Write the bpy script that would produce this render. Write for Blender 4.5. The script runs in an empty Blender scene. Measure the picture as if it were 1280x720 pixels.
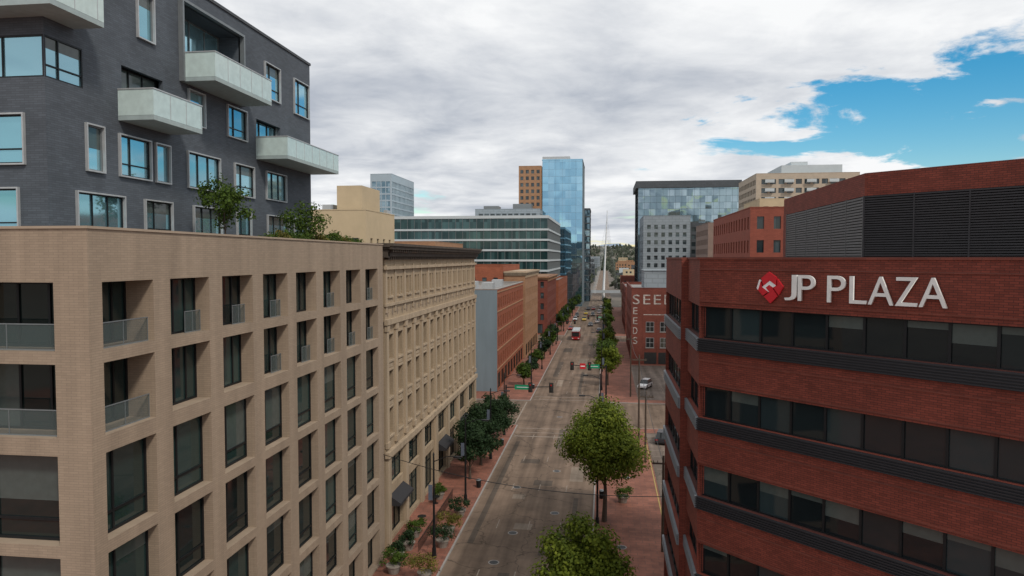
import bpy, math, random
from mathutils import Vector, Matrix
D=bpy.data; S=bpy.context.scene; C=S.collection
rnd=random.Random(11)
S.view_settings.view_transform='Standard'
try: S.view_settings.look='None'
except Exception: pass
S.view_settings.exposure=0
# ------------------------------------------------------------------ materials
def nn(nt,t,**k):
    n=nt.nodes.new(t)
    for a,b in k.items(): setattr(n,a,b)
    return n
def mth(nt,op,a,b=None,c=None,clamp=False):
    n=nn(nt,'ShaderNodeMath',operation=op); n.use_clamp=clamp
    for i,v in enumerate((a,b,c)):
        if v is None: continue
        if isinstance(v,(int,float)): n.inputs[i].default_value=v
        else: nt.links.new(v,n.inputs[i])
    return n.outputs[0]
def newmat(name):
    m=D.materials.new(name); m.use_nodes=True
    return m,m.node_tree,m.node_tree.nodes['Principled BSDF']
def wallcoord(nt):
    g=nn(nt,'ShaderNodeNewGeometry')
    sp=nn(nt,'ShaderNodeSeparateXYZ'); nt.links.new(g.outputs['Position'],sp.inputs[0])
    sn=nn(nt,'ShaderNodeSeparateXYZ'); nt.links.new(g.outputs['True Normal'],sn.inputs[0])
    u=mth(nt,'SUBTRACT',mth(nt,'MULTIPLY',sp.outputs[1],sn.outputs[0]),mth(nt,'MULTIPLY',sp.outputs[0],sn.outputs[1]))
    cb=nn(nt,'ShaderNodeCombineXYZ'); nt.links.new(u,cb.inputs[0]); nt.links.new(sp.outputs[2],cb.inputs[1])
    return cb.outputs[0],g.outputs['Position']
def mulcol(nt,col,fac_out,lo,hi):
    mr=nn(nt,'ShaderNodeMapRange'); nt.links.new(fac_out,mr.inputs[0])
    mr.inputs[1].default_value=.3; mr.inputs[2].default_value=.7; mr.inputs[3].default_value=lo; mr.inputs[4].default_value=hi
    mx=nn(nt,'ShaderNodeVectorMath',operation='SCALE')
    if isinstance(col,tuple): mx.inputs[0].default_value=col
    else: nt.links.new(col,mx.inputs[0])
    nt.links.new(mr.outputs[0],mx.inputs['Scale'])
    return mx.outputs[0]
def mat(name,col,rough=.8,metal=0,ns=.6,amt=.12,brick=None,bump=0,spec=.3,fine=None,streak=False):
    m,nt,p=newmat(name)
    wc,pos=wallcoord(nt)
    src=tuple(col)
    if brick:
        bw,bh,mc,va=brick
        b=nn(nt,'ShaderNodeTexBrick'); nt.links.new(wc,b.inputs['Vector'])
        b.inputs['Scale'].default_value=1; b.inputs['Brick Width'].default_value=bw; b.inputs['Row Height'].default_value=bh
        b.inputs['Mortar Size'].default_value=bh*.12; b.inputs['Mortar Smooth'].default_value=.3
        b.inputs['Color1'].default_value=(*[c*(1+va) for c in col],1); b.inputs['Color2'].default_value=(*[c*(1-va) for c in col],1)
        b.inputs['Mortar'].default_value=(*mc,1)
        src=b.outputs['Color']
    n=nn(nt,'ShaderNodeTexNoise'); n.inputs['Scale'].default_value=ns; n.inputs['Detail'].default_value=6; n.inputs['Roughness'].default_value=.6
    if streak:
        mp=nn(nt,'ShaderNodeMapping'); mp.inputs['Scale'].default_value=(1.6,1.6,.18); nt.links.new(pos,mp.inputs[0]); nt.links.new(mp.outputs[0],n.inputs['Vector'])
    else: nt.links.new(pos,n.inputs['Vector'])
    out=mulcol(nt,src,n.outputs['Fac'],1-amt,1+amt)
    if fine:
        n2=nn(nt,'ShaderNodeTexNoise'); n2.inputs['Scale'].default_value=fine[0]; n2.inputs['Detail'].default_value=3; nt.links.new(pos,n2.inputs['Vector'])
        out=mulcol(nt,out,n2.outputs['Fac'],1-fine[1],1+fine[1])
    nt.links.new(out,p.inputs['Base Color'])
    p.inputs['Roughness'].default_value=rough; p.inputs['Metallic'].default_value=metal
    p.inputs['Specular IOR Level'].default_value=spec
    return m
def glass(name,c0,c1,rough=.04,metal=0,cell=None,wav=.02,spec=.6,pw=2.0,tilt=0,wsc=.45):
    m,nt,p=newmat(name)
    wc,pos=wallcoord(nt)
    if cell:
        sp=nn(nt,'ShaderNodeSeparateXYZ'); nt.links.new(wc,sp.inputs[0])
        a=mth(nt,'FLOOR',mth(nt,'DIVIDE',sp.outputs[0],cell[0])); b=mth(nt,'FLOOR',mth(nt,'DIVIDE',sp.outputs[1],cell[1]))
        cb=nn(nt,'ShaderNodeCombineXYZ'); nt.links.new(a,cb.inputs[0]); nt.links.new(b,cb.inputs[1])
        w=nn(nt,'ShaderNodeTexWhiteNoise',noise_dimensions='3D'); nt.links.new(cb.outputs[0],w.inputs['Vector']); r=w.outputs['Value']
    else:
        oi=nn(nt,'ShaderNodeObjectInfo'); r=oi.outputs['Random']
    r=mth(nt,'POWER',r,pw)
    mx=nn(nt,'ShaderNodeMix',data_type='RGBA'); nt.links.new(r,mx.inputs[0])
    mx.inputs[6].default_value=(*c0,1); mx.inputs[7].default_value=(*c1,1)
    nt.links.new(mx.outputs[2],p.inputs['Base Color'])
    p.inputs['Roughness'].default_value=rough; p.inputs['Metallic'].default_value=metal; p.inputs['Specular IOR Level'].default_value=spec
    if wav:
        n=nn(nt,'ShaderNodeTexNoise'); n.inputs['Scale'].default_value=wsc; n.inputs['Detail'].default_value=1; nt.links.new(pos,n.inputs['Vector'])
        bp=nn(nt,'ShaderNodeBump'); bp.inputs['Strength'].default_value=min(1,wav*5); bp.inputs['Distance'].default_value=.1*max(1,wav*5)
        nt.links.new(n.outputs['Fac'],bp.inputs['Height']); no=bp.outputs[0]
        if tilt and cell:
            s1=nn(nt,'ShaderNodeVectorMath',operation='SUBTRACT'); nt.links.new(w.outputs['Color'],s1.inputs[0]); s1.inputs[1].default_value=(.5,.5,.5)
            s2=nn(nt,'ShaderNodeVectorMath',operation='SCALE'); nt.links.new(s1.outputs[0],s2.inputs[0]); s2.inputs['Scale'].default_value=tilt
            s3=nn(nt,'ShaderNodeVectorMath',operation='ADD'); nt.links.new(no,s3.inputs[0]); nt.links.new(s2.outputs[0],s3.inputs[1])
            s4=nn(nt,'ShaderNodeVectorMath',operation='NORMALIZE'); nt.links.new(s3.outputs[0],s4.inputs[0]); no=s4.outputs[0]
        nt.links.new(no,p.inputs['Normal'])
    return m
def flat(name,col,rough=.5,metal=0,spec=.4,amt=.08):
    m,nt,p=newmat(name)
    n=nn(nt,'ShaderNodeTexNoise'); n.inputs['Scale'].default_value=3; n.inputs['Detail'].default_value=4
    g=nn(nt,'ShaderNodeNewGeometry'); nt.links.new(g.outputs['Position'],n.inputs['Vector'])
    nt.links.new(mulcol(nt,tuple(col),n.outputs['Fac'],1-amt,1+amt),p.inputs['Base Color'])
    p.inputs['Roughness'].default_value=rough; p.inputs['Metallic'].default_value=metal; p.inputs['Specular IOR Level'].default_value=spec
    return m
BEIGE=mat('beige_brick',(.315,.245,.18),brick=(.40,.10,(.25,.195,.145),.06),amt=.14,streak=True)
GREYBR=mat('charcoal_brick',(.088,.103,.122),brick=(.42,.10,(.066,.077,.09),.12),amt=.13)
JPBR=mat('red_brick',(.195,.046,.030),brick=(.32,.10,(.08,.027,.022),.18),amt=.15,fine=(1.3,.08))
HIST=mat('cream_terracotta',(.36,.28,.19),brick=(.5,.16,(.30,.23,.155),.05),amt=.18,streak=True)
HISTT=mat('cream_stone',(.385,.305,.215),amt=.18,ns=.9,streak=True)
BRICK2=mat('orange_brick',(.29,.088,.045),brick=(.5,.15,(.2,.075,.045),.12),amt=.16)
BRICK3=mat('dark_red_brick',(.18,.052,.036),brick=(.5,.15,(.13,.045,.035),.12),amt=.15)
TANBR=mat('tan_brick',(.35,.195,.11),brick=(.5,.15,(.25,.15,.09),.1),amt=.14)
CREAM=mat('cream_plaster',(.50,.40,.26),amt=.08,ns=.3)
GREYP=mat('grey_panel',(.26,.30,.33),amt=.08,ns=.3,brick=(3,1.2,(.21,.24,.26),.04))
ENDW=mat('blue_grey_render',(.175,.225,.26),amt=.14,ns=.35,streak=True)
DGREYP=mat('dark_grey_panel',(.08,.09,.10),amt=.1,ns=.3,brick=(3,1.2,(.07,.075,.08),.05))
CONC=mat('concrete',(.30,.28,.26),amt=.15,ns=.8,fine=(8,.06))
WHITEB=mat('white_band',(.48,.53,.55),amt=.05,ns=.3)
PALEB=mat('pale_blue_precast',(.34,.41,.46),amt=.05,ns=.3)
ROOFM=mat('roof_membrane',(.24,.23,.22),amt=.2,ns=.3,fine=(3,.1))
LOUV=flat('louver_metal',(.030,.031,.036),.5,.2)
LOUVS=flat('louver_screen_metal',(.036,.034,.038),.6,.1)
LOUVW=flat('pale_louver_metal',(.12,.115,.115),.6,.1)
LOUVL=flat('sky_lit_louver_metal',(.21,.225,.245),.45,.2)  # paler copy of the louvre metal, sky light put into its colour
DMET=flat('dark_metal',(.020,.022,.024),.45,.5)
GMET=flat('grey_frame_metal',(.20,.22,.23),.45,.3)
LMET=flat('light_metal',(.45,.47,.48),.45,.3)
GL=glass('window_glass',(.008,.014,.014),(.028,.058,.055),pw=1.6,spec=.65)
GLJ=glass('office_glass',(.009,.013,.015),(.026,.042,.046),spec=.5,pw=1.7)
GBL=flat('window_blind_behind_glass',(.070,.090,.086),.07,0,.6)
GLB=glass('blue_glass',(.20,.42,.50),(.40,.66,.74),.05,.75,pw=1)
GLH=glass('old_window_glass',(.018,.021,.023),(.08,.076,.064),.12)
GLF=glass('far_glass',(.02,.03,.035),(.09,.12,.13),.08,0,cell=(1.5,3.4),wav=0)
GLT=glass('tower_glass',(.28,.52,.68),(.36,.60,.75),.03,.92,cell=(3.2,4.0),wav=.30,tilt=.02,wsc=.05)
GLT2=glass('mirror_office_glass',(.24,.33,.37),(.38,.48,.53),.04,.92,cell=(4,4.2),wav=1.2,tilt=.05,wsc=.055)
GLT3=glass('dark_tower_glass',(.14,.22,.27),(.30,.40,.45),.05,.8,cell=(3,4),wav=.1,tilt=.03)
GLO=glass('green_office_glass',(.010,.038,.042),(.05,.115,.12),.08,.25,cell=(1.5,4.2),wav=0)
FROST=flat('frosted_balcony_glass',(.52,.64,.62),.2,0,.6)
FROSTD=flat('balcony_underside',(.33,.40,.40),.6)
DARKIN=flat('dark_interior',(.03,.03,.03),.9)
WHITE=flat('white_paint',(.80,.80,.80),.5)
FADED=mat('faded_sign_paint',(.40,.36,.33),amt=.5,ns=1.6,fine=(5,.45))
RED=flat('red_enamel',(.55,.02,.03),.4)
GREEN=flat('green_sign',(.01,.26,.13),.5)
RUB=flat('tyre_rubber',(.02,.02,.02),.9)
BARK=mat('bark',(.08,.06,.045),amt=.3,ns=5)
def pavemat(name,c,bw,bh,mc,va):
    m,nt,p=newmat(name)
    g=nn(nt,'ShaderNodeNewGeometry')
    b=nn(nt,'ShaderNodeTexBrick'); nt.links.new(g.outputs['Position'],b.inputs['Vector'])
    b.inputs['Scale'].default_value=1; b.inputs['Brick Width'].default_value=bw; b.inputs['Row Height'].default_value=bh; b.inputs['Mortar Size'].default_value=.03
    b.inputs['Color1'].default_value=(*[x*(1+va) for x in c],1); b.inputs['Color2'].default_value=(*[x*(1-va) for x in c],1); b.inputs['Mortar'].default_value=(*mc,1)
    n=nn(nt,'ShaderNodeTexNoise'); n.inputs['Scale'].default_value=.35; n.inputs['Detail'].default_value=8; n.inputs['Roughness'].default_value=.7; nt.links.new(g.outputs['Position'],n.inputs['Vector'])
    nt.links.new(mulcol(nt,b.outputs['Color'],n.outputs['Fac'],.55,1.35),p.inputs['Base Color']); p.inputs['Roughness'].default_value=.85
    return m
PAVE=pavemat('brick_paving',(.235,.092,.060),1.2,.6,(.15,.075,.055),.14)
def asphalt(name,c,k=1):
    m,nt,p=newmat(name)
    g=nn(nt,'ShaderNodeNewGeometry')
    mp=nn(nt,'ShaderNodeMapping'); mp.inputs['Scale'].default_value=(.9,.04,1); nt.links.new(g.outputs['Position'],mp.inputs[0])
    n=nn(nt,'ShaderNodeTexNoise'); n.inputs['Scale'].default_value=1; n.inputs['Detail'].default_value=5; nt.links.new(mp.outputs[0],n.inputs['Vector'])
    n2=nn(nt,'ShaderNodeTexNoise'); n2.inputs['Scale'].default_value=.22; n2.inputs['Detail'].default_value=9; n2.inputs['Roughness'].default_value=.75; nt.links.new(g.outputs['Position'],n2.inputs['Vector'])
    o=mulcol(nt,tuple(c),n.outputs['Fac'],.62,1.34); o=mulcol(nt,o,n2.outputs['Fac'],.68,1.30)
    sp=nn(nt,'ShaderNodeSeparateXYZ'); nt.links.new(g.outputs['Position'],sp.inputs[0])
    cb=nn(nt,'ShaderNodeCombineXYZ'); nt.links.new(mth(nt,'FLOOR',mth(nt,'DIVIDE',mth(nt,'ADD',sp.outputs[0],1.2),3.2)),cb.inputs[0]); nt.links.new(mth(nt,'FLOOR',mth(nt,'DIVIDE',sp.outputs[1],9.0)),cb.inputs[1])
    w=nn(nt,'ShaderNodeTexWhiteNoise',noise_dimensions='3D'); nt.links.new(cb.outputs[0],w.inputs['Vector'])
    o=mulcol(nt,o,w.outputs['Value'],.95,1.05)
    v=nn(nt,'ShaderNodeTexVoronoi',feature='DISTANCE_TO_EDGE'); v.inputs['Scale'].default_value=.16
    n3=nn(nt,'ShaderNodeTexNoise'); n3.inputs['Scale'].default_value=.8; n3.inputs['Detail'].default_value=4; nt.links.new(g.outputs['Position'],n3.inputs['Vector'])
    va=nn(nt,'ShaderNodeVectorMath',operation='MULTIPLY_ADD'); nt.links.new(n3.outputs['Color'],va.inputs[0]); va.inputs[1].default_value=(2,2,0); nt.links.new(g.outputs['Position'],va.inputs[2])
    nt.links.new(va.outputs[0],v.inputs['Vector'])
    mr=nn(nt,'ShaderNodeMapRange'); nt.links.new(v.outputs['Distance'],mr.inputs[0]); mr.inputs[1].default_value=0; mr.inputs[2].default_value=.014; mr.inputs[3].default_value=.5; mr.inputs[4].default_value=1
    sc=nn(nt,'ShaderNodeVectorMath',operation='SCALE'); nt.links.new(o,sc.inputs[0]); nt.links.new(mr.outputs[0],sc.inputs['Scale'])
    nt.links.new(sc.outputs[0],p.inputs['Base Color']); p.inputs['Roughness'].default_value=.85; p.inputs['Specular IOR Level'].default_value=.2
    return m
ROAD=asphalt('asphalt',(.168,.122,.090))
LOT=asphalt('lot_asphalt',(.175,.14,.115))
PAINT=flat('worn_road_paint',(.26,.215,.175),.8,amt=.3)
YPAINT=flat('yellow_paint',(.38,.29,.10),.8)
def leafmat(name,c0,c1):
    m,nt,p=newmat(name)
    g=nn(nt,'ShaderNodeNewGeometry')
    n=nn(nt,'ShaderNodeTexNoise'); n.inputs['Scale'].default_value=.9; n.inputs['Detail'].default_value=3; nt.links.new(g.outputs['Position'],n.inputs['Vector'])
    r=nn(nt,'ShaderNodeMath',operation='MULTIPLY_ADD'); nt.links.new(g.outputs['Random Per Island'],r.inputs[0]); r.inputs[1].default_value=.5
    ad=mth(nt,'SUBTRACT',n.outputs['Fac'],.25); nt.links.new(ad,r.inputs[2])
    mx=nn(nt,'ShaderNodeMix',data_type='RGBA'); mx.clamp_factor=True; nt.links.new(r.outputs[0],mx.inputs[0])
    mx.inputs[6].default_value=(*c0,1); mx.inputs[7].default_value=(*c1,1)
    nt.links.new(mx.outputs[2],p.inputs['Base Color']); p.inputs['Roughness'].default_value=.7
    p.inputs['Specular IOR Level'].default_value=.2
    tr=nn(nt,'ShaderNodeBsdfTranslucent'); nt.links.new(mx.outputs[2],tr.inputs[0])
    ms=nn(nt,'ShaderNodeMixShader'); ms.inputs[0].default_value=.3; nt.links.new(p.outputs[0],ms.inputs[1]); nt.links.new(tr.outputs[0],ms.inputs[2])
    nt.links.new(ms.outputs[0],nt.nodes['Material Output'].inputs[0])
    return m
LEAF=leafmat('foliage',(.020,.045,.008),(.10,.16,.022))
LEAFG=leafmat('yellow_green_foliage',(.028,.062,.008),(.215,.255,.025))
LEAFD=leafmat('dark_foliage',(.008,.024,.010),(.038,.072,.025))
LEAFY=leafmat('autumn_foliage',(.05,.07,.015),(.24,.19,.04))
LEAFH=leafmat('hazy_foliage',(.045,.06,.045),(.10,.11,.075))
# ------------------------------------------------------------------ mesh builder
class MB:
    def __init__(s,M=None): s.v=[];s.f=[];s.m=[];s.M=M
    def p(s,q):
        q=Vector(q)
        if s.M is not None: q=s.M@q
        s.v.append(q); return len(s.v)-1
    def poly(s,pts,m=0): s.f.append([s.p(q) for q in pts]); s.m.append(m)
    def box(s,x0,y0,z0,x1,y1,z1,m=0,skip=()):
        i=[s.p(q) for q in ((x0,y0,z0),(x1,y0,z0),(x1,y1,z0),(x0,y1,z0),(x0,y0,z1),(x1,y0,z1),(x1,y1,z1),(x0,y1,z1))]
        for k,f in enumerate(((3,2,1,0),(4,5,6,7),(0,1,5,4),(1,2,6,5),(2,3,7,6),(3,0,4,7))):
            if k in skip: continue
            s.f.append([i[j] for j in f]); s.m.append(m)
    def frustum(s,a,b,z0,z1,m=0,mt=None):
        i=[s.p(q) for q in ((a[0],a[1],z0),(a[2],a[1],z0),(a[2],a[3],z0),(a[0],a[3],z0),(b[0],b[1],z1),(b[2],b[1],z1),(b[2],b[3],z1),(b[0],b[3],z1))]
        for k,f in enumerate(((3,2,1,0),(4,5,6,7),(0,1,5,4),(1,2,6,5),(2,3,7,6),(3,0,4,7))):
            s.f.append([i[j] for j in f]); s.m.append(mt if (k==1 and mt is not None) else m)
    def cyl(s,p0,p1,r0,r1,n=8,m=0,caps=True):
        p0=Vector(p0);p1=Vector(p1);d=(p1-p0).normalized()
        a=d.orthogonal().normalized(); b=d.cross(a)
        A=[];B=[]
        for k in range(n):
            t=2*math.pi*k/n; o=a*math.cos(t)+b*math.sin(t)
            A.append(s.p(p0+o*r0)); B.append(s.p(p1+o*r1))
        for k in range(n):
            s.f.append([A[k],A[(k+1)%n],B[(k+1)%n],B[k]]); s.m.append(m)
        if caps: s.f.append(A[::-1]); s.m.append(m); s.f.append(B); s.m.append(m)
    def prism(s,pts,z0,z1,m=0,mt=None,bottom=True):
        A=[s.p((x,y,z0)) for x,y in pts];B=[s.p((x,y,z1)) for x,y in pts];n=len(pts)
        for k in range(n): s.f.append([A[k],A[(k+1)%n],B[(k+1)%n],B[k]]); s.m.append(m)
        s.f.append(B); s.m.append(m if mt is None else mt)
        if bottom: s.f.append(A[::-1]); s.m.append(m)
    def mesh(s,name,mats,off=(0,0,0),smooth=False):
        me=D.meshes.new(name); o=Vector(off)
        me.from_pydata([v-o for v in s.v],[],s.f)
        for x in mats: me.materials.append(x)
        me.polygons.foreach_set('material_index',s.m)
        if smooth: me.polygons.foreach_set('use_smooth',[True]*len(me.polygons))
        me.update(); return me
    def obj(s,name,mats,parent=None,smooth=False,label=None,kind=None):
        off=parent.location if parent else (0,0,0)
        o=D.objects.new(name,s.mesh(name,mats,off,smooth)); C.objects.link(o)
        if parent: o.parent=parent
        if label:o['label']=label
        if kind:o['kind']=kind
        return o
def thing(name,label,cat,loc=(0,0,0),group=None,rot=0):
    e=D.objects.new(name,None); e.location=loc; e.rotation_euler=(0,0,rot); e.empty_display_size=.5; C.objects.link(e)
    e['label']=label; e['category']=cat
    if group: e['group']=group
    return e
def part(name,me,parent,M=None,label=None,kind=None):
    o=D.objects.new(name,me); C.objects.link(o); o.parent=parent
    if M is not None: o.matrix_basis=M
    if label:o['label']=label
    if kind:o['kind']=kind
    return o
def wpart(name,me,parent,M,**k):
    return part(name,me,parent,Matrix.Translation(-Vector(parent.location))@M,**k)
def FM(x,y,deg,z=0): return Matrix.Translation((x,y,z))@Matrix.Rotation(math.radians(deg),4,'Z')
T=lambda x,y,z: Matrix.Translation((x,y,z))
def panel(mb,M,a0,a1,z0,z1,holes,depth=.3,m=0):
    old=mb.M; mb.M=M
    xs=sorted({round(v,3) for v in [a0,a1]+[h[0] for h in holes]+[h[1] for h in holes] if a0<=v<=a1})
    zs=sorted({round(v,3) for v in [z0,z1]+[h[2] for h in holes]+[h[3] for h in holes] if z0<=v<=z1})
    for i in range(len(xs)-1):
        cx=(xs[i]+xs[i+1])/2; hs=[h for h in holes if h[0]<cx<h[1]]
        for j in range(len(zs)-1):
            cz=(zs[j]+zs[j+1])/2
            if any(h[2]<cz<h[3] for h in hs): continue
            mb.poly(((xs[i],0,zs[j]),(xs[i+1],0,zs[j]),(xs[i+1],0,zs[j+1]),(xs[i],0,zs[j+1])),m)
    for h in holes:
        d=h[4] if len(h)>4 else depth
        b0,b1,c0,c1=h[:4]
        mb.poly(((b0,0,c0),(b0,d,c0),(b0,d,c1),(b0,0,c1)),m); mb.poly(((b1,0,c0),(b1,d,c0),(b1,d,c1),(b1,0,c1)),m)
        mb.poly(((b0,0,c0),(b1,0,c0),(b1,d,c0),(b0,d,c0)),m); mb.poly(((b0,0,c1),(b1,0,c1),(b1,d,c1),(b0,d,c1)),m)
    mb.M=old
_wc={}
def winmesh(w,h,vx=(),hz=(),ft=.07,fm=DMET,gm=GL,surround=0,sm=None,blind=0,bx0=0,bx1=1):
    k=(round(w,2),round(h,2),tuple(vx),tuple(hz),ft,fm.name,gm.name,surround,blind,bx0,bx1)
    if k in _wc: return _wc[k]
    b=MB()
    b.poly(((-w/2,-.02,0),(w/2,-.02,0),(w/2,-.02,h),(-w/2,-.02,h)),1)
    if blind: b.poly(((w*(bx0-.5),-.024,h*(1-blind)),(w*(bx1-.5),-.024,h*(1-blind)),(w*(bx1-.5),-.024,h),(w*(bx0-.5),-.024,h)),3)
    b.box(-w/2,-.09,0,-w/2+ft,-.03,h); b.box(w/2-ft,-.09,0,w/2,-.03,h)
    b.box(-w/2+ft,-.09,0,w/2-ft,-.03,ft); b.box(-w/2+ft,-.09,h-ft,w/2-ft,-.03,h)
    for x in vx: b.box(w*(x-.5)-ft/2,-.085,ft,w*(x-.5)+ft/2,-.031,h-ft)
    for z in hz: b.box(-w/2+ft,-.08,h*z-ft/2,w/2-ft,-.032,h*z+ft/2)
    if surround:
        s=.07; d=surround
        b.box(-w/2-s,-d,-s,-w/2,.0,h+s,2); b.box(w/2,-d,-s,w/2+s,.0,h+s,2)
        b.box(-w/2,-d,-s,w/2,.0,0,2); b.box(-w/2,-d,h,w/2,.0,h+s,2)
    me=b.mesh('window',[fm,gm,sm or fm,GBL]); _wc[k]=me; return me
def putwin(par,M,hole,depth,name='window',label=None,**k):
    w=hole[1]-hole[0]; h=hole[3]-hole[2]
    return wpart(name,winmesh(w,h,**k),par,M@T((hole[0]+hole[1])/2,depth,hole[2]),label=label)
def roofbox(par,x0,y0,x1,y1,z,wm,name='roof',cap=.35,up=.7):
    b=MB(); b.poly(((x0+.02,y0+.02,z-up),(x1-.02,y0+.02,z-up),(x1-.02,y1-.02,z-up),(x0+.02,y1-.02,z-up)),1)
    c=cap
    for q in ((x0-.06,y0-.06,x1+.06,y0+c),(x0-.06,y1-c,x1+.06,y1+.06),(x0-.06,y0+c+.003,x0+c,y1-c-.003),(x1-c,y0+c+.003,x1+.06,y1-c-.003)):
        b.box(q[0],q[1],z-.02,q[2],q[3],z+.14,0)
        b.box(q[0]+.07,q[1]+.07,z-up,q[2]-.07,q[3]-.07,z-.02,0)
    return b.obj(name,[wm,ROOFM],par)
def cornice(par,x0,x1,y0,y1,z,m,face='E'):
    b=MB()
    for dz,o in ((-.35,.75),(-.75,.5),(-1.1,.25)):
        b.box(x0,y0-o,z+dz,x1+o,y1+o*.2,z+dz+(.33))
    k=y0
    while k<y1: b.box(x1+.003,k,z-1.6,x1+.4,k+.35,z-1.11); k+=1.3
    b.obj('cornice',[m],par)
def punched(name,label,cat,x0,x1,y0,y1,h,wall,pitch=3.2,storey=3.6,ww=1.5,wh=2.0,z1st=5,faces='SE',top=1.2,individual=False,gm=GLF,depth=.25,zb=0,endwall=None,group=None,capm=None,par=None,shop=True,fm=DMET):
    e=par or thing(name,label,cat,((x0+x1)/2,(y0+y1)/2,zb),group)
    b=MB(); FD={'S':(x0,y0,0,x1-x0),'E':(x1,y0,90,y1-y0),'W':(x0,y1,-90,y1-y0),'N':(x1,y1,180,x1-x0)}
    core=MB()
    for f,(x,y,a,L) in FD.items():
        M=FM(x,y,a); holes=[]
        if f in faces:
            n=max(1,int(L//pitch)); off=(L-n*pitch)/2
            z=zb+z1st
            while z+wh<h-top:
                for i in range(n):
                    a0=off+i*pitch+(pitch-ww)/2; holes.append((a0,a0+ww,z,z+wh))
                z+=storey
            if shop and z1st>4:
                n2=max(1,int(L//(pitch*1.6))); o2=(L-n2*pitch*1.6)/2
                sh=[(o2+i*pitch*1.6+.4,o2+(i+1)*pitch*1.6-.4,zb+.4,zb+3.6) for i in range(n2)]
            else: sh=[]
        else: sh=[]
        panel(b,M,0,L,zb,h,holes+sh,depth,0)
        core.M=M
        if holes or sh:
            if individual:
                for hl in holes: putwin(e,M,hl,depth-.02,fm=fm,hz=(.5,),gm=GLH)
                for hl in sh: putwin(e,M,hl,depth-.02,name='shopfront',vx=(.33,.66),gm=GL)
            else:
                core.poly(((.02,depth,zb+.2),(L-.02,depth,zb+.2),(L-.02,depth,h-top*.5),(.02,depth,h-top*.5)))
    b.obj('wall',[wall],e)
    if core.f: core.obj('window',[gm],e,kind='stuff',label='rows of small dark windows')
    roofbox(e,x0,y0,x1,y1,h,capm or wall)
    return e
def curtain(name,label,cat,x0,x1,y0,y1,h,gm,band=None,bh=1.0,storey=4,mp=3,mm=None,zb=0,mw=.12,topm=None,toph=1.2,out=.18,hb=None,over=.3):
    e=thing(name,label,cat,((x0+x1)/2,(y0+y1)/2,zb))
    b=MB(); b.box(x0,y0,zb,x1,y1,h,0); b.obj('glass_wall',[gm],e)
    if band:
        b=MB(); z=zb+storey
        while z<h-.5:
            o=out; b.box(x0-o,y0-o,z-bh/2,x1+o,y1+o,z+bh/2); z+=storey
        b.obj('floor_band',[band],e)
    if mm:
        b=MB(); o=out*.6
        n=int((x1-x0)/mp)
        for i in range(n+1):
            x=x0+(x1-x0)*i/n; b.box(x-mw/2,y0-o,zb,x+mw/2,y0+.01,h)
        n=int((y1-y0)/mp)
        for i in range(1,n+1):
            y=y0+(y1-y0)*i/n; b.box(x1-.01,y-mw/2,zb,x1+o,y+mw/2,h); b.box(x0-o,y-mw/2,zb,x0+.01,y+mw/2,h)
        if hb:
            z=zb+storey
            while z<h: b.box(x0-o*.8,y0-o*.8,z-hb/2,x1+o*.8,y1+o*.8,z+hb/2); z+=storey
        b.obj('mullion',[mm],e)
    b=MB(); b.box(x0-over,y0-over,h,x1+over,y1+over,h+toph); b.obj('roof',[topm or band or GMET],e)
    return e
# ------------------------------------------------------------------ ground
def sheet(name,mats,rects,z,kind='structure'):
    b=MB()
    for r in rects: b.poly(((r[0],r[1],z),(r[2],r[1],z),(r[2],r[3],z),(r[0],r[3],z)),r[4] if len(r)>4 else 0)
    o=b.obj(name,mats); o['kind']=kind; return o
GROUND=mat('city_ground',(.13,.11,.09),ns=.02,amt=.4,fine=(.3,.2))
sheet('ground',[GROUND],[(-6000,-3000,9000,14000)],0)
RX0,RX1=-13.9,-1.2
sheet('road',[ROAD],[(RX0-.1,-80,RX1+.1,395),(-9.5,395,3.5,1500)],.008)
sheet('cross_road',[ROAD],[(-300,114,300,134),(-300,232,300,248)],.012)
def slab(x0,y0,x1,y1,name='pavement'):
    b=MB(); b.box(x0,y0,-.05,x1,y1,.14,0)
    o=b.obj(name,[PAVE]); o['kind']='structure'
    b=MB(); k=.16
    for q in ((x0-.01,y0-.01,x1+.01,y0+k),(x0-.01,y1-k,x1+.01,y1+.01),(x0-.01,y0+k,x0+k,y1-k),(x1-k,y0+k,x1+.01,y1-k)): b.box(q[0],q[1],-.04,q[2],q[3],.148)
    o=b.obj('kerb',[CONC]); o['kind']='structure'
for y0,y1 in ((-80,114),(134,232),(248,394)):
    slab(-140,y0,RX0,y1); slab(RX1,y0,160,y1)
sheet('parking_lot',[LOT],[(6.2,66,60,111),(6.2,137,60,181)],.152)
b=MB()
for i in range(14):
    y=68+i*3; b.box(6.6,y,.15,11.4,y+.1,.158,0)
for i in range(14):
    y=139+i*3; b.box(6.6,y,.15,11.4,y+.1,.158,0)
b.box(5.9,66,.15,6.02,111,.158,1)
o=b.obj('parking_marking',[PAINT,YPAINT]); o['kind']='structure'
b=MB()
for X in (-10.7,-7.55,-4.4):
    y=10
    while y<390:
        if not(108<y<138 or 226<y<252): b.box(X-.05,y,.009,X+.05,y+2.4,.014)
        y+=12
for y0 in (109.5,135.5,228,249.5):
    b.box(RX0+.4,y0,.009,RX1-.4,y0+.25,.0155); b.box(RX0+.4,y0+2.7,.009,RX1-.4,y0+2.95,.0155)
b.box(RX0+.3,107,.009,RX1-.3,107.4,.015)
for x in (RX0-3.2,RX1+.7):
    b.box(x,115,.009,x+.25,133,.0155); b.box(x+2.5,115,.009,x+2.75,133,.0155)
o=b.obj('road_marking',[PAINT]); o['kind']='structure'
PATCH=asphalt('patch_asphalt',(.098,.078,.062)); PATCHL=asphalt('pale_patch',(.23,.185,.145))
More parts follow.
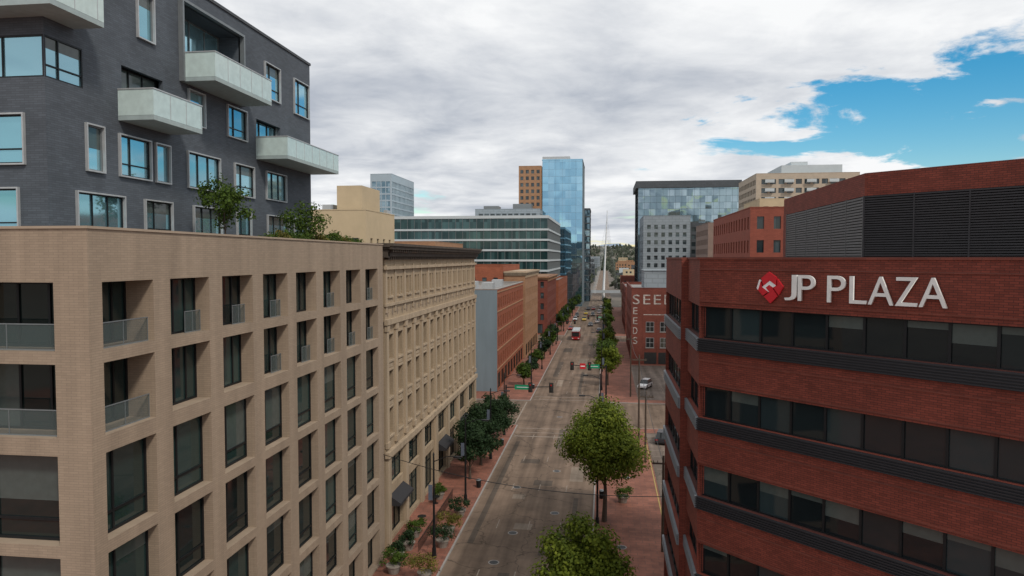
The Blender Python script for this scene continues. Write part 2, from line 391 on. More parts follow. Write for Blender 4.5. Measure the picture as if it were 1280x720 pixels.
sheet('road_patch',[PATCH,PATCHL],[(-9,70,-7.2,71.6,1),(-6,64,-4.9,66,0),(-11,93,-8.5,95,0),(-4.2,86,-2.6,92,1),(-7,101,-6,112,0),(-12.5,118,-10,124,1),(-5.5,142,-4.8,170,0),(-10.2,150,-9,158,1),(-9,58,-8,60,0),(-12.9,66,-12.3,104,0),(-3.4,54,-2.9,80,0),(-10.3,79,-8.9,80.6,1),(-6.8,178,-4.6,192,1),(-12,205,-9.6,214,0),(-8.4,84,-6.2,86,0),(-5.2,118,-3.2,127,0),(-11.8,162,-10.6,186,0)],.0105)
for x,y in ((-8.9,69),(-5.2,75),(-10.2,83),(-3.4,99),(-7.6,121),(-9.7,62),(1.6,66.5),(-6.0,90),(2.6,88)):
    e=thing('manhole_cover','round dark iron manhole cover set in the street surface','manhole cover',(x,y,0.012 if x<-1.2 else .15),'manhole covers along the street')
    b=MB(); b.cyl((x,y,.0+e.location.z),(x,y,.012+e.location.z),.38,.38,20); b.obj('lid',[DMET],e)
    b=MB()
    for k in range(20):
        a0=k*math.pi/10;a1=(k+1)*math.pi/10;zz=e.location.z+.006
        b.poly([(x+r*math.cos(a),y+r*math.sin(a),zz) for r,a in ((.39,a0),(.5,a0),(.5,a1),(.39,a1))])
    b.obj('rim',[CONC],e)
# ------------------------------------------------------------------ beige apartment building
bx=-19.4
e=thing('apartment_building','beige brick apartment building with a grid of deep square window openings','building',(-40,43,0))
ZT=28.1
ROWS=((26.05,2.65),(22.9,2.85),(19.35,3.5),(15.35,3.5),(11.35,3.5),(7.35,3.4))
b=MB(); M1=FM(bx,24.9,90); holes=[]
for c in range(8):
    a0=.76+4.42*c; a1=a0+3.2
    for r,(z1,hh) in enumerate(ROWS):
        holes.append((a0,a1,z1-hh,z1,(1.4 if c==0 else .85) if r<2 else .6))
    holes.append((a0,a1,.3,3.4,.8))
panel(b,M1,0,36.3,.1,ZT,holes,.5)
M2=FM(-50,24.9,0); h2=[]
for c in range(4):
    a1=29.15-6.2*c; a0=a1-4.6
    for r,(z1,hh) in enumerate(ROWS):
        h2.append((a0,a1,z1-hh,z1,1.4 if r<2 else .6))
panel(b,M2,0,30.6,.1,ZT,h2,.5)
b.M=None
b.poly(((-50,61.2,.1),(bx,61.2,.1),(bx,61.2,ZT),(-50,61.2,ZT)))
b.box(bx-.4,25.3,26.9,bx-.01,60.8,ZT); b.box(-50,24.92,26.9,bx-.42,25.3,ZT); b.box(-50,60.8,26.9,bx-.01,61.18,ZT)
b.obj('wall',[BEIGE],e)
b=MB(); b.poly(((-50,25.3,27),(bx-.4,25.3,27),(bx-.4,60.8,27),(-50,60.8,27))); b.obj('roof',[ROOFM],e)
b=MB(); b.box(bx-.45,24.84,ZT,bx+.06,61.25,ZT+.1); b.box(-50,24.84,ZT,bx-.453,25.35,ZT+.1); b.box(-50,60.75,ZT,bx-.453,61.25,ZT+.1); b.obj('coping',[mat('beige_coping',(.36,.285,.215),amt=.08)],e)
railm=D.materials.new('clear_rail_glass'); railm.use_nodes=True
_nt=railm.node_tree; _p=_nt.nodes['Principled BSDF']; _p.inputs['Base Color'].default_value=(.12,.16,.16,1); _p.inputs['Alpha'].default_value=.30; _p.inputs['Roughness'].default_value=.05
def rail(par,M,hole,y=.30,frac=1.0):
    w=hole[1]-hole[0]; k=('rail',round(w,2),frac)
    if k not in _wc:
        x0=w/2-w*frac
        q=MB(); q.box(x0+.05,-.01,.06,w/2-.05,.01,1.0,1); q.box(x0,-.02,1.0,w/2,.02,1.04,0); q.box(x0,-.02,0,w/2,.02,.05,0)
        for t in (x0+.02,(x0+w/2)/2,w/2-.02): q.box(t-.012,-.015,.05,t+.012,.015,1.0,0)
        _wc[k]=q.mesh('railing',[GMET,railm])
    wpart('railing',_wc[k],par,M@T((hole[0]+hole[1])/2,y,hole[2]))
wr=random.Random(4)
for M,hs in ((M1,holes),(M2,h2)):
    for h in hs:
        bl=wr.choice((0,0,0,.25,.4,.55,.75)); lr=wr.choice(((0,1),(0,.32),(.32,1)))
        if h[4]>.82:
            putwin(e,M,h,h[4]-.02,vx=(.42,.72),hz=(),ft=.10,gm=GL,blind=1.0 if wr.random()<.3 else 0,bx0=0,bx1=.42)
            if h[4]>1: rail(e,M,h)
            elif wr.random()<.8: rail(e,M,h,.5,.42)
        elif h[4]>.7: putwin(e,M,h,.78,name='shopfront',vx=(.5,),hz=(.75,),gm=GL)
        else: putwin(e,M,h,.58,vx=(.32,),hz=(.24,),ft=.11,gm=GL,blind=bl,bx0=lr[0],bx1=lr[1])
# ------------------------------------------------------------------ charcoal upper building
e=thing('apartment_tower','charcoal brick apartment block with frosted glass balconies above a planted terrace','building',(-36,42,27))
gx=-24; gy0=28.5; gy1=56.7; z0=27.0; zt=42.6
b=MB(); M=FM(gx,0,90)
R=lambda y0,y1,a,c,d=.12:(y0,y1,27+a,27+c,d)
gh=[R(30.2,33.4,.9,3.0),R(35.1,37.4,.9,3.0),R(39.6,42.6,.9,3.0),R(44.6,46.4,.9,3.0),R(48.9,52.2,.9,3.0),R(53.4,55.6,.9,3.0),
    R(30.9,32.0,4.1,6.2),R(33.2,35.6,4.1,6.1),R(36.1,37.3,4.1,6.1),R(39.1,42.5,4.1,6.1),R(44.4,46.9,4.1,6.1),R(48.8,51.9,4.2,6.1),
    R(gy0+.02,30.8,7.8,9.6),R(33.5,36.9,7.0,9.6,.5),R(39.3,40.9,7.8,9.7),R(43.6,46.0,7.8,9.7),R(47.5,51.2,7.0,9.6,.5),
    R(34.8,36.1,11.4,13.8),R(38.6,45.4,10.1,14.5,1.6),R(48.8,51.1,11.4,13.8),R(53.6,56.3,11.2,13.8)]
panel(b,M,gy0,gy1,z0,zt,gh,.12)
Mf=FM(0,gy0,0); fh=[(-27.4,-25.05,31.1,33.2,.12),(-27.6,-25.4,27.9,30.0,.12),(-34,gx-.02,34.8,36.6,.12),(-34,-29.5,31.1,33.2,.12),(-34,-29.5,27.9,30,.12),(-33,-26,38.3,40.9,.12)]
panel(b,Mf,-48,gx,z0,zt,fh,.12)
b.M=None
b.poly(((-48,gy1,z0),(gx,gy1,z0),(gx,gy1,zt),(-48,gy1,zt)))
b.obj('wall',[GREYBR],e)
b=MB(); b.box(-48,gy0-.08,zt,gx+.08,gy1+.08,zt+.18); b.obj('roof',[DGREYP],e)
for M_,hs in ((M,gh),(Mf,fh)):
    for h in hs:
        w=h[1]-h[0]; big=w>2.8
        if h[4]>1: putwin(e,M_,h,1.58,vx=(.25,.5,.75),ft=.08,gm=GLB,fm=GMET)
        else: putwin(e,M_,h,h[4]-.02,vx=(.33,.66) if (big and w<5) else ((.2,.4,.6,.8) if big else ((.36,) if w>1.7 else ())),hz=(.3,) if (w>1.7 and not big) else (),ft=.06,gm=GLB,fm=DMET if w>1.7 else GMET,surround=.0 if h[3]-h[2]<1.9 else .24,sm=LMET,blind=wr.choice((0,0,0,.3,.5)) if w<5 else 0)
b=MB()
for q in ((gx-.1,38.45,37.0,gx+.3,38.6,41.65),(gx-.1,45.4,37.0,gx+.3,45.55,41.65),(gx-.1,38.6,41.5,gx+.3,45.4,41.65)): b.box(*q)
b.obj('recess_frame',[GMET],e)
def balcony(x0,x1,y0,y1,z0,z1,lab=None):
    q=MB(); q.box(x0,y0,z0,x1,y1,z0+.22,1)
    q.box(x1-.06,y0,z0+.23,x1,y1,z1,0); q.box(x0,y0,z0+.23,x1-.062,y0+.06,z1,0); q.box(x0,y1-.06,z0+.23,x1-.062,y1,z1,0)
    q.box(x1-.09,y0-.03,z1,x1+.03,y1+.03,z1+.06,2); q.box(x0,y0-.03,z1,x1-.09,y0+.09,z1+.06,2); q.box(x0,y1-.09,z1,x1-.09,y1+.03,z1+.06,2)
    k=1
    while y0+k*1.4<y1: q.box(x1+.001,y0+k*1.4-.02,z0+.24,x1+.012,y0+k*1.4+.02,z1-.01,2); k+=1
    q.obj('balcony',[FROST,FROSTD,LMET],e)
balcony(gx,gx+1.9,33.2,37.5,33.8,35.3); balcony(gx,gx+2.1,38.6,45.5,37.0,38.6); balcony(gx,gx+2.3,47.4,56.9,33.8,35.3); balcony(-42,gx+1.5,27.1,30.3,37.35,38.7)
# ------------------------------------------------------------------ historic building
hx=-20.0; hy0=63.6; hy1=109; HT=28.3
e=thing('historic_building','ornate cream stone commercial block with pilasters and a bracketed cornice','building',(-38,86,0))
L=hy1-hy0; n=14; p=L/n
b=MB(); M=FM(hx,hy0,90); hs=[]; sh=[]
for i in range(n):
    c=p*(i+.5)
    for s in (-.52,.52): hs.append((c+s-.36,c+s+.36,23.5,25.2,.35))
    for z,hh in ((17.5,2.3),(14.0,2.4),(10.4,2.5)): hs.append((c-.8,c+.8,z,z+hh,.5))
for i in range(7):
    c=p*2*(i+.5); sh.append((c-2.5,c+2.5,.5,4.6,.5)); sh.append((c-2.4,c+2.4,5.5,8.0,.4))
panel(b,M,0,L,.1,HT-1.2,hs+sh,.4)
Ms=FM(-56,hy0,0); panel(b,Ms,0,36,.1,HT-1.2,[],.3)
Mn=FM(hx,hy1,180); panel(b,Mn,0,36,.1,HT-1.2,[],.3)
b.obj('wall',[HIST],e)
CF=flat('cream_frame',(.25,.20,.15))
for h in hs: putwin(e,M,h,h[4]-.02,hz=(.5,),ft=.08,fm=CF,gm=GLH,blind=wr.choice((0,0,.3,.5)))
for h in sh: putwin(e,M,h,h[4]-.02,name='shopfront',vx=(.33,.66),hz=(.7,),gm=GL)
b=MB(M)
for i in range(n+1):
    a=p*i; a=min(max(a,.35),L-.35)
    b.box(a-.34,-.18,9.9,a+.34,-.002,20.6); b.box(a-.44,-.26,20.2,a+.44,-.004,20.75); b.box(a-.44,-.26,9.4,a+.44,-.004,9.9)
    b.box(a-.26,-.09,21.9,a+.26,-.002,26.4)
for i in range(8):
    a=min(max(p*2*i,.5),L-.5); b.box(a-.5,-.25,.1,a+.5,-.003,8.5)
b.obj('pilaster',[HISTT],e)
b=MB(M)
b.box(-.2,-.42,8.5,L+.2,-.005,9.05); b.box(-.2,-.32,20.8,L+.2,-.005,21.3); b.box(-.1,-.18,22.5,L+.1,-.005,22.75); b.box(-.2,-.28,25.9,L+.2,-.006,26.2)
for i in range(n):
    c=p*(i+.5)
    for z in (19.85,16.45,12.95): b.box(c-.85,-.10,z,c+.85,-.002,z+.16)
    for z in (17.25,13.75,10.15,23.25): b.box(c-.85,-.15,z,c+.85,-.002,z+.18)
    for z in (16.75,13.2): b.box(c-.55,-.05,z,c+.55,-.002,z+.35)
    b.box(c-.08,-.07,23.5,c+.08,-.002,25.2)
for i in range(n*2):
    c=p*(i+.5)/2; b.poly(((c-.3,-.02,21.9),(c,-.02,21.5),(c+.3,-.02,21.9),(c,-.02,22.3)),1)
b.obj('string_course',[HISTT,mat('ornament_stone',(.25,.195,.145),amt=.2)],e)
b=MB(M)
b.box(-.4,-.5,HT-1.2,L+.4,.5,HT-.8); b.box(-.7,-.95,HT-.55,L+.7,.5,HT-.25); b.box(-.8,-1.1,HT-.25,L+.8,.5,HT)
k=0
while k<L: b.box(k,-.85,HT-.79,k+.25,-.3,HT-.551); b.box(k,-.42,HT-1.5,k+.2,-.004,HT-1.201); k+=.7
b.M=Ms; b.box(-.5,-.6,HT-1.3,36.5,-.003,HT-.35); b.box(-.5,-.9,HT-.34,36.8,-.003,HT-.02)
b.obj('cornice',[mat('weathered_cornice',(.075,.06,.048),amt=.25,ns=1.2)],e)
b=MB(); b.poly(((-56,hy0,HT-.5),(hx,hy0,HT-.5),(hx,hy1,HT-.5),(-56,hy1,HT-.5))); b.obj('roof',[ROOFM],e)
AWN=flat('black_awning',(.025,.025,.028),.8)
for i in range(7):
    c=p*2*(i+.5)
    if i not in (0,3,5): continue
    q=MB(M)
    q.poly([(c-2.3,-.05,4.7),(c+2.3,-.05,4.7),(c+2.3,-1.1,4.0),(c-2.3,-1.1,4.0)]); q.poly([(c-2.3,-1.1,4.0),(c+2.3,-1.1,4.0),(c+2.3,-1.1,3.75),(c-2.3,-1.1,3.75)])
    q.poly([(c-2.3,-.05,4.7),(c-2.3,-1.1,4.0),(c-2.3,-1.1,3.75),(c-2.3,-.05,3.75)]); q.poly([(c+2.3,-.05,4.7),(c+2.3,-1.1,4.0),(c+2.3,-1.1,3.75),(c+2.3,-.05,3.75)])
    q.obj('awning',[AWN],e)
# ------------------------------------------------------------------ red brick office (sign building)
JX=5.0; JY=39.5; JT=26.9; JS=4.28
e=thing('office_building','red brick office building with ribbon windows and dark louvred bands','building',(22,50,0))
c45=math.sqrt(.5); LF=17.5
P1=(JX+LF*c45,JY-LF*c45)
MF=FM(JX,JY,-45); MS1=FM(JX,45.0,-90); MS2=FM(4.6,56.0,-90)
b=MB(); lou=MB(); led=MB()
rows=[JT+.0-2.5-JS*k for k in range(5)]
segs=((MF,LF,10),(MS1,5.5,3),(MS2,11.0,6))
for Mx,Lx,n in segs:
    hs=[(.08,Lx-.08,z-1.7,z,.35) for z in rows]+[(.6,Lx-.6,.4,3.8,.4)]
    panel(b,Mx,0,Lx,.1,JT,hs,.35)
    w=(Lx-.16)/n
    for h in hs[:5]:
        for i in range(n): putwin(e,Mx,(.08+w*i,.08+w*(i+1),h[2],h[3]),.33,ft=.06,gm=GLJ,blind=wr.choice((0,0,0,0,0,0,0,.2,.35,.5)))
    putwin(e,Mx,hs[5],.38,name='shopfront',vx=(.25,.5,.75),gm=GL)
    side=Mx is not MF
    q=led if side else lou
    q.M=Mx
    for z in rows:
        zz=z-1.7
        q.box(0,-.08,zz-.72,Lx,-.003,zz-.02,0)
        for j in range(6): q.box(-.02,-.15,zz-.09-j*.12,Lx+.02,-.08,zz-.04-j*.12,0)
b.M=None
b.poly(((5.0,45,.1),(4.6,45,.1),(4.6,45,JT),(5.0,45,JT)))
b.prism([(4.6,56),(4.6,56.01),(60,56.01),(60,56)],.1,JT-.01)
b.poly(((P1[0],P1[1],.1),(60,P1[1],.1),(60,P1[1],JT),(P1[0],P1[1],JT)))
b.obj('wall',[JPBR],e)
lou.obj('louvre_band',[LOUV],e); led.obj('louvre_band',[LOUVL],e,label='street facing louvred band with sky light painted in pale grey')
poly=[(JX,JY),P1,(60,P1[1]),(60,56),(4.6,56),(4.6,45),(5.0,45)]
b=MB(); b.poly([(x,y,JT-.6) for x,y in poly]); b.obj('roof',[ROOFM],e)
b=MB(MF); b.box(-.15,-.05,JT,LF+.1,.4,JT+.12); b.M=FM(JX,45.0,-90); b.box(0,-.05,JT,5.35,.4,JT+.12); b.M=MS2; b.box(0,-.05,JT,11,.4,JT+.12); b.obj('coping',[BRICK3],e)
b=MB(MF)
for z in (JT-.55,JT-2.25): b.box(0,-.035,z,LF,-.002,z+.07)
for z in rows[1:]:
    b.box(0,-.03,z+.12,LF,-.002,z+.19); b.box(0,-.03,z+1.35,LF,-.002,z+1.42)
b.obj('brick_course',[BRICK3],e)
pp=[(13,38.5),(13+17*c45,38.5-17*c45),(60,38.5-17*c45),(60,55),(13,55)]
b=MB(); b.prism(pp,26.3,30.1,1); b.prism([(12.93,38.47),(13+17*c45,38.40-17*c45),(60,38.40-17*c45),(60,55.07),(12.93,55.07)],30.1,31.25,0)
b.box(12.9,54.2,26.3,13.02,55.05,30.1,0)
b.obj('penthouse_wall',[JPBR,DARKIN],e)
b=MB(FM(13,55,-90))
for j in range(24): b.box(.9,-.12,26.5+j*.15,16.5,-.02,26.5+j*.15+.105)
for j in range(7): b.box(.9+j*2.6-.03,-.14,26.4,.9+j*2.6+.03,-.01,30.1)
b.obj('louvre_screen',[LOUVW],e,label='paler finely slatted louvre screen')
b=MB(FM(13,38.5,-45))
for j in range(31): b.box(0,-.17,26.5+j*.117,17,-.02,26.5+j*.117+.07)
for j in range(8): b.box(j*2.4-.03,-.19,26.4,j*2.4+.03,-.01,30.1)
b.obj('louvre_screen',[LOUVS],e)
sg=thing('building_sign','white raised letters JP PLAZA beside a red and white emblem','sign',tuple(MF@Vector((5,0,25.5))))
def textmesh(ch,size,ext,off=0,mats=()):
    cu=D.curves.new('t','FONT'); cu.body=ch; cu.size=size; cu.extrude=ext; cu.offset=off; cu.resolution_u=6
    o=D.objects.new('t',cu); C.objects.link(o)
    dg=bpy.context.evaluated_depsgraph_get(); me=D.meshes.new_from_object(o.evaluated_get(dg))
    D.objects.remove(o); D.curves.remove(cu)
    me.materials.clear()
    for m in mats: me.materials.append(m)
    for q in me.polygons: q.material_index=0
    return me
def fit(me,x0,x1,z0,z1,ymid):
    xs=[v.co.x for v in me.vertices]; ys=[v.co.y for v in me.vertices]
    a,b_=min(xs),max(xs); c,d=min(ys),max(ys)
    for v in me.vertices:
        x=x0+(v.co.x-a)/(b_-a)*(x1-x0); z=z0+(v.co.y-c)/(d-c)*(z1-z0); y=ymid-v.co.z
        v.co=(x,y,z)
    me.update(); return me
LET=flat('white_letter',(.76,.76,.74),.45)
a=5.10; kk=1.055
for ch,w,g in (('J',.60,.06),('P',.80,.56),('P',.80,.18),('L',.72,.06),('A',1.02,.06),('Z',.84,.06),('A',1.02,0)):
    me=fit(textmesh(ch,1.6,.05,-.004,[LET]),a,a+w*kk,24.97,26.18,-.15)
    wpart('letter',me,sg,MF); a+=(w+g)*kk
ec=(4.25,25.55)
q=MB(MF)
def ring(cx,cz,pts,y0,y1,m):
    P=[(cx+x,y1,cz+z) for x,z in pts]; Q=[(cx+x,y0,cz+z) for x,z in pts]
    q.poly(P,m)
    for k in range(len(P)): q.poly((P[k],P[(k+1)%len(P)],Q[(k+1)%len(P)],Q[k]),m)
# notched pinwheel of red blades around white inner facets
for dx,dz,pts in ((0,0,[(-.05,.76),(.36,.50),(.36,.10),(.02,.32)]),(0,0,[(-.05,.76),(.02,.32),(-.34,.06),(-.46,.44)]),(0,0,[(.42,.44),(.74,.04),(.50,-.36),(.20,.0),(.42,.10)]),(0,0,[(.44,-.42),(.06,-.78),(-.30,-.46),(.0,-.24),(.18,-.06)]),(0,0,[(-.36,-.42),(-.70,-.10),(-.52,.34),(-.40,.0),(-.06,-.22)])):
    ring(ec[0]+dx,ec[1]+dz,pts,-.02,-.12,0)
ring(ec[0],ec[1],[(.02,.32),(.36,.10),(.20,.0),(-.02,.12)],-.02,-.115,1)
ring(ec[0],ec[1],[(.02,.32),(-.02,.12),(-.20,-.02),(-.34,.06)],-.02,-.113,1)
ring(ec[0],ec[1],[(-.40,.0),(-.34,.06),(-.20,-.02),(.0,-.24),(-.06,-.22)],-.02,-.111,1)
ring(ec[0],ec[1],[(-.20,-.02),(-.02,.12),(.20,.0),(.18,-.06),(.0,-.24)],-.02,-.117,0)
ring(ec[0],ec[1],[(-.62,-.14),(-.70,-.06),(-.56,.36),(-.48,.32)],-.02,-.13,1)
q.obj('emblem',[RED,WHITE],sg)
# ------------------------------------------------------------------ second block left
e=punched('brick_building','orange brick warehouse with a plain blue grey end wall','building',-42,-21.5,142,188,20.6,BRICK2,pitch=3.1,storey=3.9,ww=1.3,wh=2.2,faces='E',individual=True,capm=CONC)
b=MB(); b.box(-42,141.9,.1,-21.45,141.98,20.5); b.obj('end_wall',[ENDW],e)
b=MB()
for k in range(5): b.box(-21.498,142,4.3+k*3.9,-21.38,188,4.55+k*3.9)
b.obj('string_course',[TANBR],e)
b=MB()
for i,(x,y) in enumerate(((-26,150),(-31,158),(-27,170),(-36,175))): b.box(x,y,19.9,x+2.4,y+3,21.7)
b.obj('rooftop_unit',[LMET],e)
e=punched('brick_building','rust orange brick building with rows of small windows','building',-46,-27,189,226,24.8,BRICK2,pitch=3,storey=3.7,ww=1.2,wh=1.9,faces='SE')
e=punched('commercial_building','tan brick commercial building with a projecting cornice','building',-26.9,-21.2,190,226,23.2,TANBR,pitch=2.9,storey=3.8,ww=1.2,wh=2.1,faces='SE',individual=True)
cornice(e,-26.9,-21.2,190,226,23.3,HISTT)
e=punched('brick_building','dark red brick block beside the second crossing','building',-42,-20.2,252,296,20.2,BRICK3,pitch=3,storey=3.8,ww=1.2,wh=2.1,faces='SE')
cornice(e,-42,-20.2,252,296,20.3,TANBR)
punched('brick_building','long low red brick building facing the street','building',-23.6,-19.5,300,370,17.5,BRICK2,pitch=3,storey=3.8,ww=1.2,wh=2.1,faces='SE')
e=punched('cream_building','cream plaster building with a raised rooftop block','building',-52,-41,120,137,35.2,CREAM,pitch=3.6,storey=3.4,ww=1.2,wh=1.6,faces='SE',top=4)
b=MB(); b.box(-46.5,121,34.4,-42,131,39.5); b.obj('rooftop_block',[CREAM],e)
b=MB(); b.box(-50,123,34.4,-48,130,36.4); b.box(-41.9,133,34.4,-41.2,135,36.0); b.obj('rooftop_unit',[LMET],e)
punched('apartment_tower','pale distant apartment tower with a grid of glass','building',-117,-106,350,392,68.7,PALEB,pitch=2.4,storey=3.3,ww=2.05,wh=2.6,faces='SE',z1st=3,top=1.5,gm=GLT3)
e=curtain('office_building','modern office block with green glass and pale horizontal bands','building',-96,-24,300,380,43.4,GLO,WHITEB,.8,4.3,3,GMET,out=.35)
e2=punched('grey_office_building','grey panelled office block above the striped one','building',-70,-35,384,410,53,GREYP,pitch=3.2,storey=4,ww=2.4,wh=1.6,faces='SE')
b=MB(); b.box(-50,388,53,-40,400,56); b.box(-66,388,53,-58,398,55); b.obj('rooftop_unit',[GMET],e2)
punched('brick_building','tan and rust building behind the stone block','building',-75,-48,200,240,31.5,TANBR,pitch=3,ww=1.4,faces='SE')
e=curtain('glass_tower','tall pale blue mirrored glass tower with a sloping top edge','building',-35.2,-13,402,440,81,GLT,None,0,4,3.2,GMET,mw=.05,topm=GLT,toph=.5,hb=.05)
b=MB(); b.prism([(-35.2,402),(-20,402),(-20,440),(-35.2,440)],81.5,83,0); b.obj('crown',[LMET],e)
punched('brick_tower','slim tan brick tower beside the mirrored tower','building',-48,-35.5,398,425,77.5,TANBR,pitch=3,storey=3.6,ww=1.7,wh=2.0,faces='SE')
curtain('glass_tower','dark slender glass tower along the far street','building',-21,-9.8,445,470,56,GLT3,DGREYP,.8,4,2,DMET)
# right side
e=punched('warehouse','red brick warehouse with faded painted wall lettering','building',6.5,34,183,228,19.3,BRICK3,pitch=3.1,storey=3.9,ww=1.4,wh=2.1,faces='W',individual=True)
M=FM(6.5,183,0)
b=MB(M)
for i in range(6):
    for z in (4.4,8.4,):
        h=(3.6+i*3.5,5.6+i*3.5,z,z+2.5)
        b.box(h[0]-.12,-.1,h[2]-.15,h[1]+.12,-.012,h[2])
        wpart('window',winmesh(2.0,2.5,vx=(.5,),hz=(.5,),gm=GLH,fm=LMET),e,M@T((h[0]+h[1])/2,-.012,z))
b.obj('sill',[CONC],e)
b=MB(M); b.box(3.0,-.02,12.6,27,-.006,12.8); b.box(3.0,-.02,.3,27,-.008,3.2,1)
for i in range(7): b.box(2.75+i*3.5,-.05,.15,3.2+i*3.5,-.009,12.5,2)
b.obj('painted_band',[FADED,DARKIN,BRICK3],e)
for i,ch in enumerate('SEEDS'):
    me=fit(textmesh(ch,3,.01,.0,[FADED]),.3+i*2.6,.3+i*2.6+1.75,15.3,17.7,-.03); wpart('painted_letter',me,e,M)
for i,ch in enumerate('EEDS'):
    me=fit(textmesh(ch,3,.01,.0,[FADED]),.4,1.5,12.8-i*2.5,14.5-i*2.5,-.03); wpart('painted_letter',me,e,M)
b=MB(); b.box(10,190,18.8,20,205,23.5); b.box(9.8,189.8,23.5,20.2,205.2,23.8); b.box(22,188,18.8,25,192,21); b.obj('rooftop_unit',[GREYP],e)
punched('brick_building','low dark red brick building near the far trees','building',7,28,254,310,16.5,BRICK3,pitch=3,ww=1.3,faces='SW')
punched('commercial_building','low tan building beyond the brick row','building',8,30,320,368,14,TANBR,pitch=3,ww=1.4,faces='SW')
punched('grey_office_building','blocky grey panelled apartment building','building',17,38,335,372,46,GREYP,pitch=3.2,storey=3.5,ww=1.6,wh=1.9,faces='SW')
curtain('glass_office_building','wide mirrored glass office building with a dark roof slab','building',21,85,482,530,72.5,GLT2,None,0,4.2,4,DMET,topm=DGREYP,toph=4.5,mw=.08,hb=.10,over=1.6)
punched('grey_office_building','stepped grey apartment building with dark windows','building',38.5,50,340,370,43,DGREYP,pitch=2.8,storey=3.4,ww=1.8,wh=1.9,faces='SW')
punched('apartment_building','grey brown apartment building with punched windows','building',34.5,48,252,285,38.8,mat('taupe_brick',(.24,.175,.145),amt=.1),pitch=2.8,storey=3.3,ww=1.7,wh=1.9,faces='SW')
TANP=mat('tan_precast',(.44,.37,.29),amt=.08)
e=punched('apartment_tower','broad tan apartment tower with balconies and a stepped roof','building',56,93,282,318,58.5,TANP,pitch=3.1,storey=3.3,ww=2.2,wh=1.9,faces='SW',top=.9)
b=MB(); b.box(66,286,58,88,310,62); b.box(70,288,62,76,300,63.5); b.obj('rooftop_block',[WHITEB],e)
b=MB()
for k in range(11):
    for x in (59,66,74,82): b.box(x,280.8,22+k*3.3,x+3.4,282.0,22.2+k*3.3); b.box(x,280.75,22.2+k*3.3,x+3.4,280.8,23.2+k*3.3)
b.obj('balcony',[WHITEB],e,kind='stuff',label='stacked pale balconies')
punched('apartment_building','lower tan wing in front of the apartment tower','building',48,64,236,262,45.5,CREAM,pitch=3,storey=3.3,ww=1.6,wh=1.8,faces='SW')
punched('brick_building','orange red brick office behind the louvred penthouse','building',23,60,120,160,35.0,mat('warm_red_brick',(.25,.07,.045),brick=(.5,.15,(.18,.055,.04),.1),amt=.1),pitch=2.6,storey=3.8,ww=1.1,wh=2.0,faces='SW')
cols=[TANBR,BRICK3,CREAM,GREYP,WHITEB,BRICK2,DGREYP]
for i in range(46):
    Y=560+i*22+rnd.random()*15
    X=rnd.choice([-1,1,1])*rnd.uniform(14,26)*(Y/600)+(rnd.uniform(0,60) if i%2 else 0)
    w=rnd.uniform(10,26); h=rnd.uniform(6,20)
    if abs(X)<w/2+10: X=(w/2+12)*(1 if X>0 else -1)
    punched('distant_building','small distant city building among trees','building',X-w/2,X+w/2,Y,Y+rnd.uniform(10,16),h+max(0,(Y-900)*.02),rnd.choice(cols),pitch=4,storey=4,ww=2,wh=2,faces='S',z1st=3,group='low buildings at the far end of the street',shop=False)
HILL=mat('hillside',(.12,.11,.085),ns=.006,amt=.4,fine=(.05,.3))
b=MB()
def hz(x,y):
    t=min(1,max(0,(y-1500)/1500)); return -1+t*t*(3-2*t)*66+math.sin(x*.0021+1)*8*t+math.sin(x*.006+y*.003)*4*t
xs=[-4000+i*180 for i in range(60)]; ys=[1490+j*160 for j in range(14)]
idx=[[b.p((x,y,hz(x,y))) for x in xs] for y in ys]
for j in range(len(ys)-1):
    for i in range(len(xs)-1): b.f.append([idx[j][i],idx[j][i+1],idx[j+1][i+1],idx[j+1][i]]); b.m.append(0)
o=b.obj('hill',[HILL],smooth=True); o['kind']='structure'
MTN=mat('haze_tinted_rock',(.24,.31,.40),ns=.001,amt=.15)  # blue distance haze is mixed into the base colour
b=MB(); prev=None
for i in range(120):
    x=-9000+i*170; h=230+60*math.sin(i*.31)+35*math.sin(i*.83+1)+22*math.sin(i*1.9)
    a=b.p((x,9000,0)); c=b.p((x,10500,h)); d=b.p((x,12500,0))
    if prev: 
        b.f.append([prev[0],a,c,prev[1]]); b.m.append(0); b.f.append([prev[1],c,d,prev[2]]); b.m.append(0)
    prev=(a,c,d)
o=b.obj('mountain_range',[MTN]); o['kind']='structure'
e=thing('bridge_mast','tall white tapering cable mast of a footbridge at the street end','bridge mast',(0.3,455,0))
b=MB(); b.cyl((-1.5,455,0),(.8,450,56),.9,.18,10); b.obj('mast',[WHITE],e)
b=MB()
for k in range(5):
    b.cyl((.7,450.2,52-k*3),(-8+k*.5,445-k*6,6),.06,.06,4); b.cyl((.7,450.2,52-k*3),(8-k*.5,460+k*9,6),.06,.06,4)
b.obj('cable',[LMET],e)
b=MB(); b.box(-9,446,5.2,9,452,5.9); b.box(-9,446,5.9,9,446.1,7); b.obj('deck',[LMET],e)
